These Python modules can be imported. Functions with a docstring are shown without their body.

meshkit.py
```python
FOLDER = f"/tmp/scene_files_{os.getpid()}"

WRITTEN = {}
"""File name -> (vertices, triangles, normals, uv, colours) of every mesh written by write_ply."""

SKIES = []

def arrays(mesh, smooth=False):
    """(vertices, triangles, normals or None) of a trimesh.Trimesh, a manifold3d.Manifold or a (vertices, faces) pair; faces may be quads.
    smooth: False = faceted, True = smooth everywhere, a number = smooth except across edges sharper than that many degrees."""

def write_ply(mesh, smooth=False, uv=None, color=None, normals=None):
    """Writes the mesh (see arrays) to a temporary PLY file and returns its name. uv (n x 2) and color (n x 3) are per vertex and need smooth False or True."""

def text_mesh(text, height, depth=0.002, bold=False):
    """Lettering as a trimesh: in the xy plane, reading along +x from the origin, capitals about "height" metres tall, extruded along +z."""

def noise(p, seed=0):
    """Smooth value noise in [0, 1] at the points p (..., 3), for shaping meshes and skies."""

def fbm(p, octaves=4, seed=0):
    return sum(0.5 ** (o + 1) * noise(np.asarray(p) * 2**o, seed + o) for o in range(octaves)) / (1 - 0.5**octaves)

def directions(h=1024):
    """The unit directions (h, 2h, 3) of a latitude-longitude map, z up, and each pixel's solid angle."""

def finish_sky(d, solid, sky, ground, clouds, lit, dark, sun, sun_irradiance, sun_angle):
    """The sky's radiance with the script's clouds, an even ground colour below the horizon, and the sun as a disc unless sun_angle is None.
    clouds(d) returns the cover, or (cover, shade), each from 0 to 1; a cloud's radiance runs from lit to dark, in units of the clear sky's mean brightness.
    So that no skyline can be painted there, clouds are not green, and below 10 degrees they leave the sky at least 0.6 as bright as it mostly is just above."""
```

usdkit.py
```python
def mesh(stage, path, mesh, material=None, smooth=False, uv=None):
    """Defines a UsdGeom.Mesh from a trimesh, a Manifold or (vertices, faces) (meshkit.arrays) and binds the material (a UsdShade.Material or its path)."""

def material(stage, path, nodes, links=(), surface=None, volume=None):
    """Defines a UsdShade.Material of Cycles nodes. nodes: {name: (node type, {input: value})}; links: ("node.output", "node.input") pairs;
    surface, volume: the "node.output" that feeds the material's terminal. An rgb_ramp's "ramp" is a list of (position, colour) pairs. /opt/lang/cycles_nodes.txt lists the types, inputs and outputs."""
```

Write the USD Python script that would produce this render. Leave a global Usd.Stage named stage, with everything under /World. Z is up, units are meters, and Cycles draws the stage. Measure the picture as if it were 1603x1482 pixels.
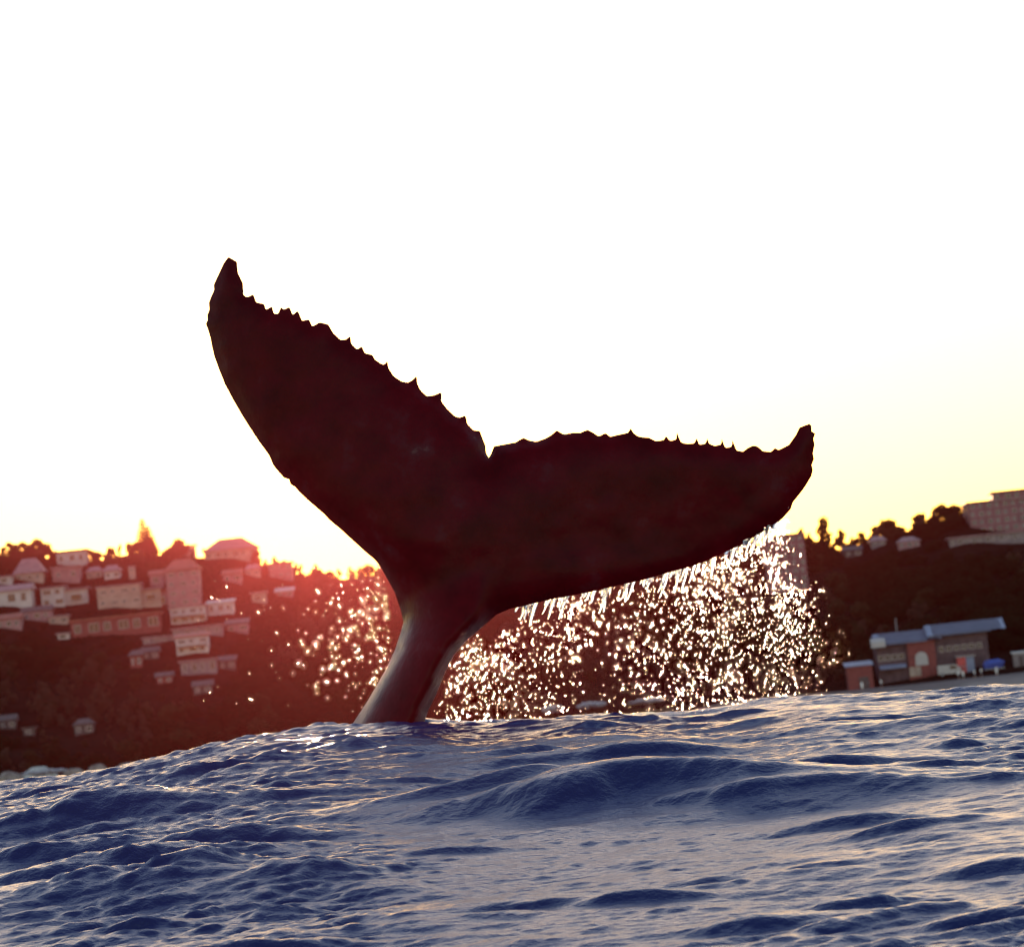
import math, random
import numpy as np
import trimesh, manifold3d, shapely
from shapely.geometry import Polygon
from scipy.ndimage import map_coordinates
from scipy.spatial import cKDTree, Delaunay
import usdkit, meshkit
from pxr import Usd, UsdGeom, UsdLux, UsdShade, Gf, Sdf, Vt

RNG = np.random.default_rng(7)
stage = Usd.Stage.CreateInMemory()
UsdGeom.SetStageUpAxis(stage, UsdGeom.Tokens.z)
UsdGeom.SetStageMetersPerUnit(stage, 1.0)
UsdGeom.Xform.Define(stage, '/World')
UsdGeom.Scope.Define(stage, '/World/Looks')

# ---------------------------------------------------------------- camera, sky, sun, exposure
EYE = np.array([0.0, 0.0, 0.9])            # a low boat
FPX = 8000.0                                # focal length in pixels of the 1603 px wide photograph
PITCH, ROLL = math.radians(2.884), math.radians(6.0)
EXPOSURE = 2.1
SKY_STRENGTH = 0.10
SUN_INTENSITY = 1.0
SUN_COLOR = (1.0, 0.58, 0.32)
SUN_PX = (470, 800)
HAZE = 0.00000072

Fw = np.array([0, math.cos(PITCH), math.sin(PITCH)])
R0 = np.array([1.0, 0, 0]); U0 = np.array([0, -math.sin(PITCH), math.cos(PITCH)])
Xc = math.cos(ROLL) * R0 - math.sin(ROLL) * U0
Yc = math.sin(ROLL) * R0 + math.cos(ROLL) * U0


def ray(px, py):
    px, py = np.asarray(px, float), np.asarray(py, float)
    return Fw + Xc * ((px - 801.5) / FPX)[..., None] + Yc * ((741 - py) / FPX)[..., None]


def at(px, py, depth):
    """the point at the distance 'depth' (metres towards +y) on the line of sight"""
    d = ray(px, py)
    return EYE + d * (np.asarray(depth, float) / d[..., 1])[..., None]


cam = UsdGeom.Camera.Define(stage, '/World/camera')
cam.AddTransformOp().Set(Gf.Matrix4d(*Xc, 0, *Yc, 0, *(-Fw), 0, *EYE, 1))
cam.CreateHorizontalApertureAttr(36.0)
cam.CreateFocalLengthAttr(36.0 * FPX / 1603)
cam.CreateClippingRangeAttr(Gf.Vec2f(0.5, 20000))
cam.CreateFStopAttr(7.5)
cam.CreateFocusDistanceAttr(30.0)
cam.CreateExposureAttr(EXPOSURE)

SUN = ray(*SUN_PX); SUN = SUN / np.linalg.norm(SUN)
sun_el, sun_rot = math.asin(SUN[2]), math.atan2(SUN[0], SUN[1])
sky_mat = usdkit.material(stage, '/World/Looks/sky_light', {
    'sky': ('sky_texture', {'sky_type': 'single_scattering', 'sun_disc': False, 'sun_elevation': sun_el, 'sun_rotation': sun_rot,
                            'altitude': 10.0, 'air_density': 1.0, 'aerosol_density': 0.35, 'ozone_density': 1.6}),
    'h': ('hsv', {'hue': 0.5, 'saturation': 1.0, 'value': 1.0, 'fac': 1.0}),
    'w': ('mix_color', {'blend_type': 'multiply', 'fac': 1.0, 'b': (1.0, 0.92, 0.94), 'use_clamp': False}),
    'bg': ('background_shader', {'strength': SKY_STRENGTH})}, [('sky.color', 'h.color'), ('h.color', 'w.a'), ('w.result', 'bg.color')], surface='bg.background')
dome = UsdLux.DomeLight.Define(stage, '/World/sky')
UsdShade.MaterialBindingAPI.Apply(dome.GetPrim()).Bind(sky_mat)
dome.GetPrim().SetCustomDataByKey('kind', 'structure')
dome.GetPrim().SetCustomDataByKey('label', 'blown out bright evening sky, warm towards the horizon')
dome.GetPrim().SetCustomDataByKey('category', 'sky')

sun = UsdLux.DistantLight.Define(stage, '/World/sun')
sun.CreateIntensityAttr(SUN_INTENSITY); sun.CreateNormalizeAttr(True); sun.CreateAngleAttr(0.5)
sun.CreateColorAttr(Gf.Vec3f(*SUN_COLOR))
z = SUN; xx = np.cross([0, 0, 1.0], z); xx /= np.linalg.norm(xx); yy = np.cross(z, xx)
sun.AddTransformOp().Set(Gf.Matrix4d(*xx, 0, *yy, 0, *z, 0, 0, 0, 0, 1))

# ---------------------------------------------------------------- helpers
counts = {}


def numbered(path):
    n = counts.get(path, -1) + 1
    counts[path] = n
    return path if n == 0 else f'{path}_{n:03d}'


def tag(prim, label=None, cat=None, group=None, kind=None):
    p = prim.GetPrim() if hasattr(prim, 'GetPrim') else prim
    for k, v in (('label', label), ('category', cat), ('group', group), ('kind', kind)):
        if v:
            p.SetCustomDataByKey(k, v)
    return p


def thing(name, label, cat, loc=(0, 0, 0), rz=0.0, group=None, kind=None):
    x = UsdGeom.Xform.Define(stage, numbered('/World/' + name))
    x.AddTranslateOp().Set(Gf.Vec3d(*map(float, loc)))
    x.AddRotateZOp().Set(math.degrees(rz))
    return tag(x, label, cat, group, kind)


def obj(name, mesh, mat, parent=None, smooth=False):
    base = str(parent.GetPath()) if parent else '/World'
    return usdkit.mesh(stage, numbered(f'{base}/{name}'), mesh, mat, smooth=smooth).GetPrim()


def copy_of(src, name, label, cat, loc, rz, scale=1.0, group=None):
    x = UsdGeom.Xform.Define(stage, numbered('/World/' + name))
    x.GetPrim().GetReferences().AddInternalReference(src.GetPath())
    x.GetPrim().SetInstanceable(True)
    x.ClearXformOpOrder()
    x.AddTransformOp().Set(Gf.Matrix4d().SetScale(Gf.Vec3d(*(np.ones(3) * scale))) *
                           Gf.Matrix4d().SetRotate(Gf.Rotation(Gf.Vec3d(0, 0, 1), math.degrees(rz))) *
                           Gf.Matrix4d().SetTranslate(Gf.Vec3d(*map(float, loc))))
    return tag(x, label, cat, group)


def box(cx, cy, cz, sx, sy, sz):
    b = trimesh.creation.box((sx, sy, sz)); b.apply_translation((cx, cy, cz)); return b


def cat_(ms):
    return trimesh.util.concatenate(ms)


def smoothstep(a, b, x):
    t = np.clip((np.asarray(x, float) - a) / (b - a), 0, 1)
    return t * t * (3 - 2 * t)


def plain(name, color, rough=0.8, noise=0.25, scale=1.0, **kw):
    """a principled surface with worn, uneven colour"""
    lo = [c * (1 - noise) for c in color]; hi = [min(1, c * (1 + noise)) for c in color]
    return usdkit.material(stage, '/World/Looks/' + name, {
        'geo': ('texture_coordinate', {}),
        'n': ('noise_texture', {'scale': scale, 'detail': 4.0, 'roughness': 0.6}),
        'r': ('rgb_ramp', {'ramp': [(0.3, lo), (0.7, hi)]}),
        'p': ('principled_bsdf', {'roughness': rough, **kw})},
        [('geo.object', 'n.vector'), ('n.fac', 'r.fac'), ('r.color', 'p.base_color')], surface='p.BSDF')


# ---------------------------------------------------------------- materials
M = {}
M['wall_cream'] = plain('wall_cream', (0.36, 0.27, 0.22), scale=0.6)
M['wall_white'] = plain('wall_white', (0.50, 0.45, 0.43), noise=0.12, scale=0.6)
M['wall_mauve'] = plain('wall_mauve', (0.31, 0.165, 0.17), scale=0.6)
M['wall_grey'] = plain('wall_grey', (0.19, 0.16, 0.17), scale=0.6)
M['wall_rose'] = plain('wall_rose', (0.21, 0.095, 0.105), scale=0.6)
M['wall_dim'] = plain('wall_dim', (0.085, 0.065, 0.065), scale=0.6, noise=0.4)
M['brick'] = plain('brick_red', (0.19, 0.045, 0.04), scale=1.5)
M['roof_dark'] = plain('roof_dark', (0.08, 0.06, 0.06), scale=1.0)
M['roof_tile'] = plain('roof_tile', (0.30, 0.10, 0.07), scale=1.0)
M['roof_mauve'] = plain('roof_mauve', (0.28, 0.17, 0.18), scale=1.0)
M['club_wall'] = plain('club_wall', (0.08, 0.05, 0.06), scale=0.6, noise=0.4)
M['roof_blue'] = plain('roof_blue', (0.18, 0.215, 0.33), rough=0.5, noise=0.15, scale=0.3)
M['trim'] = plain('white_trim', (0.42, 0.385, 0.38), noise=0.08)
M['glass'] = usdkit.material(stage, '/World/Looks/window_glass', {
    'p': ('principled_bsdf', {'base_color': (0.03, 0.035, 0.04), 'roughness': 0.08, 'ior': 1.5})}, [], surface='p.BSDF')
M['blue'] = plain('blue_paint', (0.04, 0.08, 0.35), rough=0.5)
M['red'] = plain('red_paint', (0.5, 0.06, 0.06), rough=0.5)
M['metal'] = plain('grey_metal', (0.45, 0.45, 0.47), rough=0.4)
M['sand'] = plain('beach_sand', (0.22, 0.175, 0.165), scale=0.15, noise=0.3, specular_ior_level=0.1)
M['rock'] = plain('sandstone_rock', (0.20, 0.18, 0.16), scale=0.8, noise=0.5)
M['rock_pale'] = plain('pale_rock', (0.42, 0.45, 0.44), scale=0.8, noise=0.4)
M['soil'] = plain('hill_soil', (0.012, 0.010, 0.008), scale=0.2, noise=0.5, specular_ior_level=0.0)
M['bark'] = plain('tree_bark', (0.10, 0.075, 0.055), scale=3.0)
M['skin'] = plain('person_skin', (0.45, 0.27, 0.2), noise=0.05)
M['cloth_white'] = plain('white_cloth', (0.8, 0.8, 0.8), noise=0.05)
M['cloth_dark'] = plain('dark_cloth', (0.05, 0.05, 0.08), noise=0.1)
M['foam'] = plain('sea_foam', (0.26, 0.28, 0.32), noise=0.1, scale=2.0)


def leaf_mat(name, dark, light):
    return usdkit.material(stage, '/World/Looks/' + name, {
        'g': ('geometry', {}),
        'r': ('rgb_ramp', {'ramp': [(0, dark), (1, light)]}),
        'd': ('diffuse_bsdf', {}), 't': ('translucent_bsdf', {}),
        'm': ('mix_closure', {'fac': 0.3})},
        [('g.random_per_island', 'r.fac'), ('r.color', 'd.color'), ('r.color', 't.color'),
         ('d.BSDF', 'm.closure1'), ('t.BSDF', 'm.closure2')], surface='m.closure')


M['leaf'] = leaf_mat('leaf_green', (0.05, 0.055, 0.028), (0.12, 0.115, 0.06))
M['leaf_dark'] = leaf_mat('leaf_dark', (0.02, 0.028, 0.014), (0.05, 0.055, 0.025))
M['leaf_brown'] = leaf_mat('leaf_brown', (0.10, 0.075, 0.055), (0.22, 0.155, 0.12))

M['water'] = usdkit.material(stage, '/World/Looks/sea_water', {
    'g': ('geometry', {}),
    'n1': ('noise_texture', {'scale': 22.0, 'detail': 3.0, 'roughness': 0.6}),
    'b': ('bump', {'strength': 1.0, 'distance': 0.012}),
    'p': ('principled_bsdf', {'base_color': (0.004, 0.007, 0.056), 'roughness': 0.2, 'ior': 1.333, 'specular_ior_level': 1.0})},
    [('g.position', 'n1.vector'), ('n1.fac', 'b.height'), ('b.normal', 'p.normal')], surface='p.BSDF')
M['drop'] = usdkit.material(stage, '/World/Looks/water_drop', {
    'o': ('object_info', {}),
    'k': ('map_range', {'from_min': 0.0, 'from_max': 1.0, 'to_min': 0.60, 'to_max': 0.975, 'clamp': True}),
    't': ('transparent_bsdf', {}), 'm': ('mix_closure', {}),
    'p': ('principled_bsdf', {'base_color': (1, 1, 1), 'roughness': 0.12, 'ior': 1.333, 'transmission_weight': 1.0})},
    [('o.random', 'k.value'), ('k.result', 'm.fac'), ('p.BSDF', 'm.closure1'), ('t.BSDF', 'm.closure2')], surface='m.closure')
M['faint_drop'] = usdkit.material(stage, '/World/Looks/faint_water_drop', {
    'o': ('object_info', {}),
    'k': ('map_range', {'from_min': 0.0, 'from_max': 1.0, 'to_min': 0.8, 'to_max': 0.985, 'clamp': True}),
    't': ('transparent_bsdf', {}), 'm': ('mix_closure', {}),
    'p': ('principled_bsdf', {'base_color': (1, 1, 1), 'roughness': 0.12, 'ior': 1.333, 'transmission_weight': 1.0})},
    [('o.random', 'k.value'), ('k.result', 'm.fac'), ('p.BSDF', 'm.closure1'), ('t.BSDF', 'm.closure2')], surface='m.closure')
M['strand'] = usdkit.material(stage, '/World/Looks/water_strand', {
    'p': ('principled_bsdf', {'base_color': (1, 1, 1), 'roughness': 0.12, 'ior': 1.333, 'transmission_weight': 1.0})}, [], surface='p.BSDF')
M['whale'] = usdkit.material(stage, '/World/Looks/whale_skin_with_glare', {
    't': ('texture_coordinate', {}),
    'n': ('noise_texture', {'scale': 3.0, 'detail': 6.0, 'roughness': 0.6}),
    'r': ('rgb_ramp', {'ramp': [(0.3, (0.040, 0.0006, 0.0022)), (0.6, (0.078, 0.0012, 0.0045)), (0.72, (0.075, 0.010, 0.016)), (0.8, (0.12, 0.06, 0.06))]}),  # red mixed into the dark skin colour stands in for lens glare
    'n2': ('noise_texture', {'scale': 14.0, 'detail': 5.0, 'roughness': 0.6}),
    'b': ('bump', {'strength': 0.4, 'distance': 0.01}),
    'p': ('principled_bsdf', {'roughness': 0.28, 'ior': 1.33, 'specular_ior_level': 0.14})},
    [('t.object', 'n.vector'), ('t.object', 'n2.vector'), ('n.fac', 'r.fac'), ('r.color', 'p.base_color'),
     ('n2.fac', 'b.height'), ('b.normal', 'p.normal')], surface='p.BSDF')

# ---------------------------------------------------------------- the sea
CREST_Y = 41.0


def horizon_py(px):
    return 1146 - (np.asarray(px, float) - 801.5) * math.tan(ROLL)


crest_px = np.array([-300, 0, 100, 200, 300, 400, 500, 560, 650, 760, 850, 950, 1060, 1100, 1200, 1300, 1400, 1500, 1603, 1900])
crest_py = np.array([1256, 1220, 1210, 1189, 1168, 1146, 1133, 1129, 1125, 1126, 1120, 1112, 1113, 1109, 1094, 1088, 1082, 1074, 1068, 1036])
crest_x = at(crest_px, crest_py, np.full(len(crest_px), CREST_Y))[:, 0]
crest_off = (horizon_py(crest_px) - crest_py) * CREST_Y / FPX


def swell(x, y):
    off = np.interp(x, crest_x, crest_off)
    k = 2 * math.pi / 80.0
    env = np.exp(-((y - CREST_Y) / 60.0) ** 2)
    side = 1 - smoothstep(0.5, 1.2, np.abs(x) / np.maximum(y, 5))
    c = np.cos(k * (y - CREST_Y))
    near = (EYE[2] + off - 0.055) * env * c
    far = 0.16 * (1 - env) * np.cos(2 * math.pi * (y * 0.97 + 0.25 * x) / 47.0)
    return (near * side + far * side * np.exp(-y / 500))


def find_on_swell(px, py):
    d = ray(px, py); ts = np.linspace(10, 41, 3101)
    p = EYE + d * (ts / d[1])[:, None]
    hit = np.nonzero(p[:, 2] < swell(p[:, 0], p[:, 1]))[0]
    return p[hit[0]] if len(hit) else p[-1]


# breaking wavelets: (pixel on the crest, half width, height, steep side, gentle side, curve)
wavelets = []
for px, py, sx, h, curve in [
        (1000, 1196, 270, 70, -0.16), (1230, 1225, 190, 34, -0.16), (780, 1232, 130, 30, 0.15), (1330, 1275, 90, 18, -0.1),
        (990, 1166, 190, 22, 0.0), (1260, 1188, 180, 20, -0.1), (830, 1176, 90, 14, 0.1),
        (555, 1160, 48, 20, 0.0), (1500, 1150, 42, 16, 0.0), (905, 1130, 50, 9, 0.0), (1160, 1112, 45, 9, 0.0), (330, 1203, 100, 12, 0.0), (90, 1226, 130, 12, 0.0),
        (130, 1252, 200, 46, 0.0), (360, 1288, 180, 42, -0.1), (60, 1312, 150, 30, 0.0), (250, 1330, 160, 30, 0.0), (480, 1220, 100, 12, 0.0),
        (460, 1236, 80, 12, 0.0), (1570, 1338, 80, 24, 0.0), (1290, 1355, 60, 10, 0.0), (990, 1398, 110, 18, 0.0),
        (850, 1412, 80, 12, 0.0), (1340, 1404, 90, 13, 0.0), (470, 1362, 80, 22, 0.0), (290, 1365, 55, 18, 0.0), (600, 1380, 70, 18, 0.0), (420, 1412, 55, 15, 0.0),
        (60, 1365, 90, 24, 0.0), (1480, 1192, 110, 12, -0.1), (1440, 1290, 100, 16, 0.0), (1180, 1437, 85, 16, 0.0), (420, 1482, 120, 18, 0.0), (660, 1217, 80, 10, 0.0),
        (1350, 1115, 110, 9, 0.0), (1560, 1212, 70, 12, 0.0), (700, 1330, 90, 12, 0.0), (200, 1440, 110, 14, 0.0), (1540, 1430, 110, 15, 0.0)]:
    p = find_on_swell(px, py + 0.8 * h)
    m_ = p[1] / FPX
    wavelets.append((p[0], p[1], sx * m_, h * m_ * 0.9, h * m_ * (1.0 if h > 50 else 1.15), h * m_ * 4.5, curve * sx * m_))


def ocean_tile(n, size, wind, angle, seed, cut, power, sharp):
    r = np.random.default_rng(seed)
    k1 = 2 * math.pi * np.fft.fftfreq(n, size / n)
    kx, ky = np.meshgrid(k1, k1, indexing='ij')
    k = np.hypot(kx, ky); k[0, 0] = 1
    L = wind * wind / 9.81
    cosf = (kx * math.cos(angle) + ky * math.sin(angle)) / k
    ph = np.exp(-1 / (k * L) ** 2) / k ** power * (0.05 + np.abs(cosf) ** 3) * np.exp(-(k * cut) ** 2)
    ph[0, 0] = 0
    h = (r.normal(size=(n, n)) + 1j * r.normal(size=(n, n))) * np.sqrt(ph)
    z = np.fft.ifft2(h).real
    s = z.std()
    zs = np.exp(sharp * z / s); zs = (zs - zs.mean()) / zs.std()
    dx = np.fft.ifft2(-1j * kx / k * h).real; dy = np.fft.ifft2(-1j * ky / k * h).real
    return zs, dx / s, dy / s, size / n


TILE_A = ocean_tile(512, 23.0, 2.9, math.radians(80), 3, 0.03, 3.7, 0.25)
TILE_B = ocean_tile(512, 7.3, 1.2, math.radians(110), 5, 0.012, 2.8, 0.16)


def tile_at(t, x, y):
    z, dx, dy, s = t
    c = np.array([np.ravel(x) / s, np.ravel(y) / s])
    return [map_coordinates(q, c, order=1, mode='grid-wrap').reshape(np.shape(x)) for q in (z, dx, dy)]


def sea_surface(x, y):
    """(x, y, z) of the water that rests at x, y"""
    z = swell(x, y)
    wn = meshkit.fbm(np.stack([x * 1.9, y * 0.8, 0 * x], -1), 3, 31) if np.ndim(x) else 0.5
    wn2 = meshkit.fbm(np.stack([x * 3.1, y * 1.3, 0 * x + 5], -1), 3, 57) if np.ndim(x) else 0.5
    for wx, wy, sx, h, front, back, curve in wavelets:
        u = (x - wx) / sx
        m = np.abs(u) < 3
        v = y - wy - curve * u * np.abs(u) * 0.6 + back * 0.35 * (wn - 0.5)
        g = h * np.where(sx > 0.8, 1.0, 0.7 + 0.6 * wn2) * np.exp(-u ** 2) * np.where(v < 0, np.exp(-(v / front) ** 2), np.exp(-(v / back) ** 2))
        z = z + np.where(m, g, 0)
    fade = 1 / (1 + (y / 160.0) ** 2) * (1 - smoothstep(0.4, 1.0, np.abs(x) / np.maximum(y, 5)))
    za, xa, ya = tile_at(TILE_A, x, y); zb, xb, yb = tile_at(TILE_B, x + 3.1, y)
    patch = meshkit.fbm(np.stack([x * 0.55, y * 0.16, 0 * x + 3], -1), 3, 77) if np.ndim(x) else 0.5
    patch = 0.62 + 1.0 * smoothstep(0.35, 0.68, patch)
    a, b = 0.021 * fade, 0.0066 * fade * patch
    far_ = 0.055 * smoothstep(48, 90, y) * np.exp(-y / 450.0) * (1 - smoothstep(1.0, 2.0, np.abs(x) / np.maximum(y, 5)))
    a = a + far_
    return x + 1.1 * (a * xa + b * xb), y + 1.1 * (a * ya + b * yb) - 0.7 * (a * np.maximum(za, 0) + b * np.maximum(zb, 0)), z + a * za + b * zb


ys = np.concatenate([np.geomspace(3, 17, 24)[:-1], np.geomspace(17, 46, 950), np.geomspace(46, 120, 170)[1:], np.geomspace(120, 3000, 110)[1:]])
inner = np.linspace(-0.125, 0.125, 560)
outer = np.geomspace(0.126, 3.0, 40)
ta = np.concatenate([-outer[::-1], inner, outer])
Y, T = np.meshgrid(ys, ta, indexing='ij')
X = np.clip(Y * T, -2600, 2600)
sx_, sy_, sz_ = sea_surface(X, Y)
V = np.stack([sx_, sy_, sz_], -1).reshape(-1, 3)
nr, nc = Y.shape
i, j = np.meshgrid(np.arange(nr - 1), np.arange(nc - 1), indexing='ij')
q = np.stack([i * nc + j, i * nc + j + 1, (i + 1) * nc + j + 1, (i + 1) * nc + j], -1).reshape(-1, 4)
F = np.vstack([q[:, [0, 1, 2]], q[:, [0, 2, 3]]])
z0 = float(V[:nc, 2].mean())
nb = len(V)
back = np.array([[-2600, -2600, z0], [2600, -2600, z0], [2600, 3, z0], [9, 3, z0], [-9, 3, z0], [-2600, 3, z0],
                 [2600, 867, 0], [-2600, 867, 0]])
V = np.vstack([V, back])
F = np.vstack([F, nb + np.array([[0, 1, 2], [0, 2, 5], [3, 2, 6], [4, 7, 5]])])
sea = obj('sea', (V, F), M['water'], smooth=True)
tag(sea, 'choppy navy sea with a low swell and bright sky reflections', 'sea', kind='structure')

# ---------------------------------------------------------------- the headland
SHORE, RIDGE = 880.0, 1080.0
sky_px = np.array([-700, -300, -80, 0, 15, 40, 58, 70, 80, 135, 150, 170, 200, 215, 238, 255, 280, 305, 325, 350, 395, 402, 430, 450, 460, 490, 510, 535, 560, 580, 600,
                   700, 850, 1000, 1120, 1225, 1262, 1302, 1340, 1360, 1385, 1405, 1420, 1430, 1445, 1470, 1495, 1508, 1520, 1557, 1603, 1750, 2100, 2600])
sky_py = np.array([960, 890, 856, 850, 847, 848, 842, 850, 860, 858, 860, 852, 846, 840, 845, 855, 842, 856, 853, 846, 850, 870, 869, 874, 880, 880, 886, 886, 885, 878, 873,
                   866, 856, 846, 838, 830, 828, 850, 832, 820, 811, 812, 824, 808, 798, 792, 787, 797, 800, 800, 798, 770, 730, 700])
ridge_pts = at(sky_px, sky_py, np.full(len(sky_px), RIDGE))
rx = np.concatenate([[-2500, -700], ridge_pts[:, 0], [700, 2500]])
rz = np.concatenate([[30, 45], ridge_pts[:, 2] - 2.9, [60, 30]])
order = np.argsort(rx); rx, rz = rx[order], rz[order]
_xs = np.arange(-2600, 2600, 2.0); _rz = np.interp(_xs, rx, rz)
_k = np.exp(-np.linspace(-2, 2, 9) ** 2); _rz = np.convolve(np.pad(_rz, 4, 'edge'), _k / _k.sum(), 'valid')


def terrain(x, y):
    x, y = np.asarray(x, float), np.asarray(y, float)
    H = np.interp(x, _xs, _rz)
    beach = smoothstep(18, 34, x) * 1.0
    foot = SHORE + 52 * beach + 6 * np.sin(x * 0.05)
    t = (y - foot) / (RIDGE - foot)
    tt = np.clip(t, 0, 1)
    s = (1 - (1 - tt) ** 1.35)
    base = 2.1 * beach
    h = base + (H - base) * s
    sand = np.clip((y - SHORE) / (foot - SHORE + 1e-6), 0, 1) * 2.1
    h = np.where(t < 0, np.where(y > SHORE, sand * beach, (y - SHORE) * 0.1), h)
    h = np.where(y > RIDGE, H * (1 - 0.25 * smoothstep(RIDGE + 40, RIDGE + 900, y)), h)
    n = meshkit.fbm(np.stack([x * 0.04, y * 0.04, np.zeros_like(x)], -1), 3, 4) - 0.5
    return h + n * 5.0 * smoothstep(0.02, 0.15, tt) * (1 - smoothstep(0.85, 1.0, tt))


def find_on_hill(px, py):
    d = ray(px, py); ys_ = np.arange(860, 1079, 0.5)
    p = EYE + d * (ys_ / d[1])[:, None]
    hit = np.nonzero(p[:, 2] < terrain(p[:, 0], p[:, 1]))[0]
    return p[hit[0]] if len(hit) else p[-1]


gx = np.concatenate([np.linspace(-2500, -190, 40)[:-1], np.arange(-190, 190, 2.5), np.linspace(190, 2500, 40)])
gy = np.concatenate([np.linspace(780, 870, 6)[:-1], np.arange(870, 1100, 3.0), np.linspace(1100, 2450, 24)])
GX, GY = np.meshgrid(gx, gy, indexing='ij')
GZ = terrain(GX, GY)
n1, n2 = GX.shape
i, j = np.meshgrid(np.arange(n1 - 1), np.arange(n2 - 1), indexing='ij')
q = np.stack([i * n2 + j, (i + 1) * n2 + j, (i + 1) * n2 + j + 1, i * n2 + j + 1], -1).reshape(-1, 4)
vv = np.stack([GX, GY, GZ], -1).reshape(-1, 3)
cen = vv[q].mean(1)


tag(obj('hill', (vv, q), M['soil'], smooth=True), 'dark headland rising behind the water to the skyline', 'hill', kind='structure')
bxs = np.concatenate([np.arange(14, 190, 1.5), np.linspace(190, 700, 60)])
bts = np.linspace(0, 1, 24)
BX, BT = np.meshgrid(bxs, bts, indexing='ij')
BY = SHORE - 6 + BT * (6 + 52 * smoothstep(16, 36, BX) + 6 * np.sin(BX * 0.05) + 4 * (meshkit.noise(np.stack([BX * 0.12, 0 * BX, 0 * BX], -1), 8) - 0.5))
BZ = terrain(BX, BY) + 0.12 - 0.25 * (BT > 0.99)
m1, m2 = BX.shape
i, j = np.meshgrid(np.arange(m1 - 1), np.arange(m2 - 1), indexing='ij')
bq = np.stack([i * m2 + j, (i + 1) * m2 + j, (i + 1) * m2 + j + 1, i * m2 + j + 1], -1).reshape(-1, 4)
tag(obj('beach', (np.stack([BX, BY, BZ], -1).reshape(-1, 3), bq), M['sand'], smooth=True), 'grey strip of sand at the waterline below the clubhouse', 'beach', kind='structure')

# ---------------------------------------------------------------- the whale
def zpts(pts, ox, oy, s):
    a = np.array(pts, float) / s
    return a + [ox, oy]


left_trail = zpts([(180, 80), (212, 105), (222, 150), (240, 190), (248, 235), (262, 245), (283, 243), (300, 270), (330, 282), (340, 300), (362, 295),
    (372, 315), (388, 318), (402, 300), (412, 308), (433, 302), (450, 325), (468, 318), (490, 350), (515, 352), (530, 372), (560, 365), (592, 375),
    (615, 405), (645, 430), (665, 432), (680, 425), (690, 450), (712, 470), (728, 465), (745, 488), (770, 497), (785, 515), (805, 528), (820, 535),
    (830, 525), (838, 550), (860, 580), (890, 600), (915, 605), (935, 598), (948, 588), (955, 615), (970, 640), (995, 660), (1020, 660), (1047, 655),
    (1052, 685), (1075, 715), (1105, 742), (1125, 750), (1143, 747), (1155, 775), (1180, 800), (1202, 808), (1212, 830), (1225, 860), (1230, 890), (1240, 912)], 280, 360, 2.556)
left_lead = zpts([(180, 80), (160, 105), (145, 135), (130, 165), (118, 190), (118, 210), (105, 240), (97, 262), (98, 290), (90, 310), (92, 330), (85, 345),
    (92, 365), (97, 385), (102, 400), (110, 440), (120, 480), (140, 535), (165, 595), (200, 660), (235, 720), (270, 775), (310, 835), (350, 890),
    (372, 935), (380, 945), (415, 985), (433, 990), (440, 1010), (455, 1018), (480, 1045), (500, 1065), (540, 1100), (580, 1135), (595, 1152),
    (640, 1190), (700, 1245), (750, 1290), (780, 1315)], 280, 360, 2.556)
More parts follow.
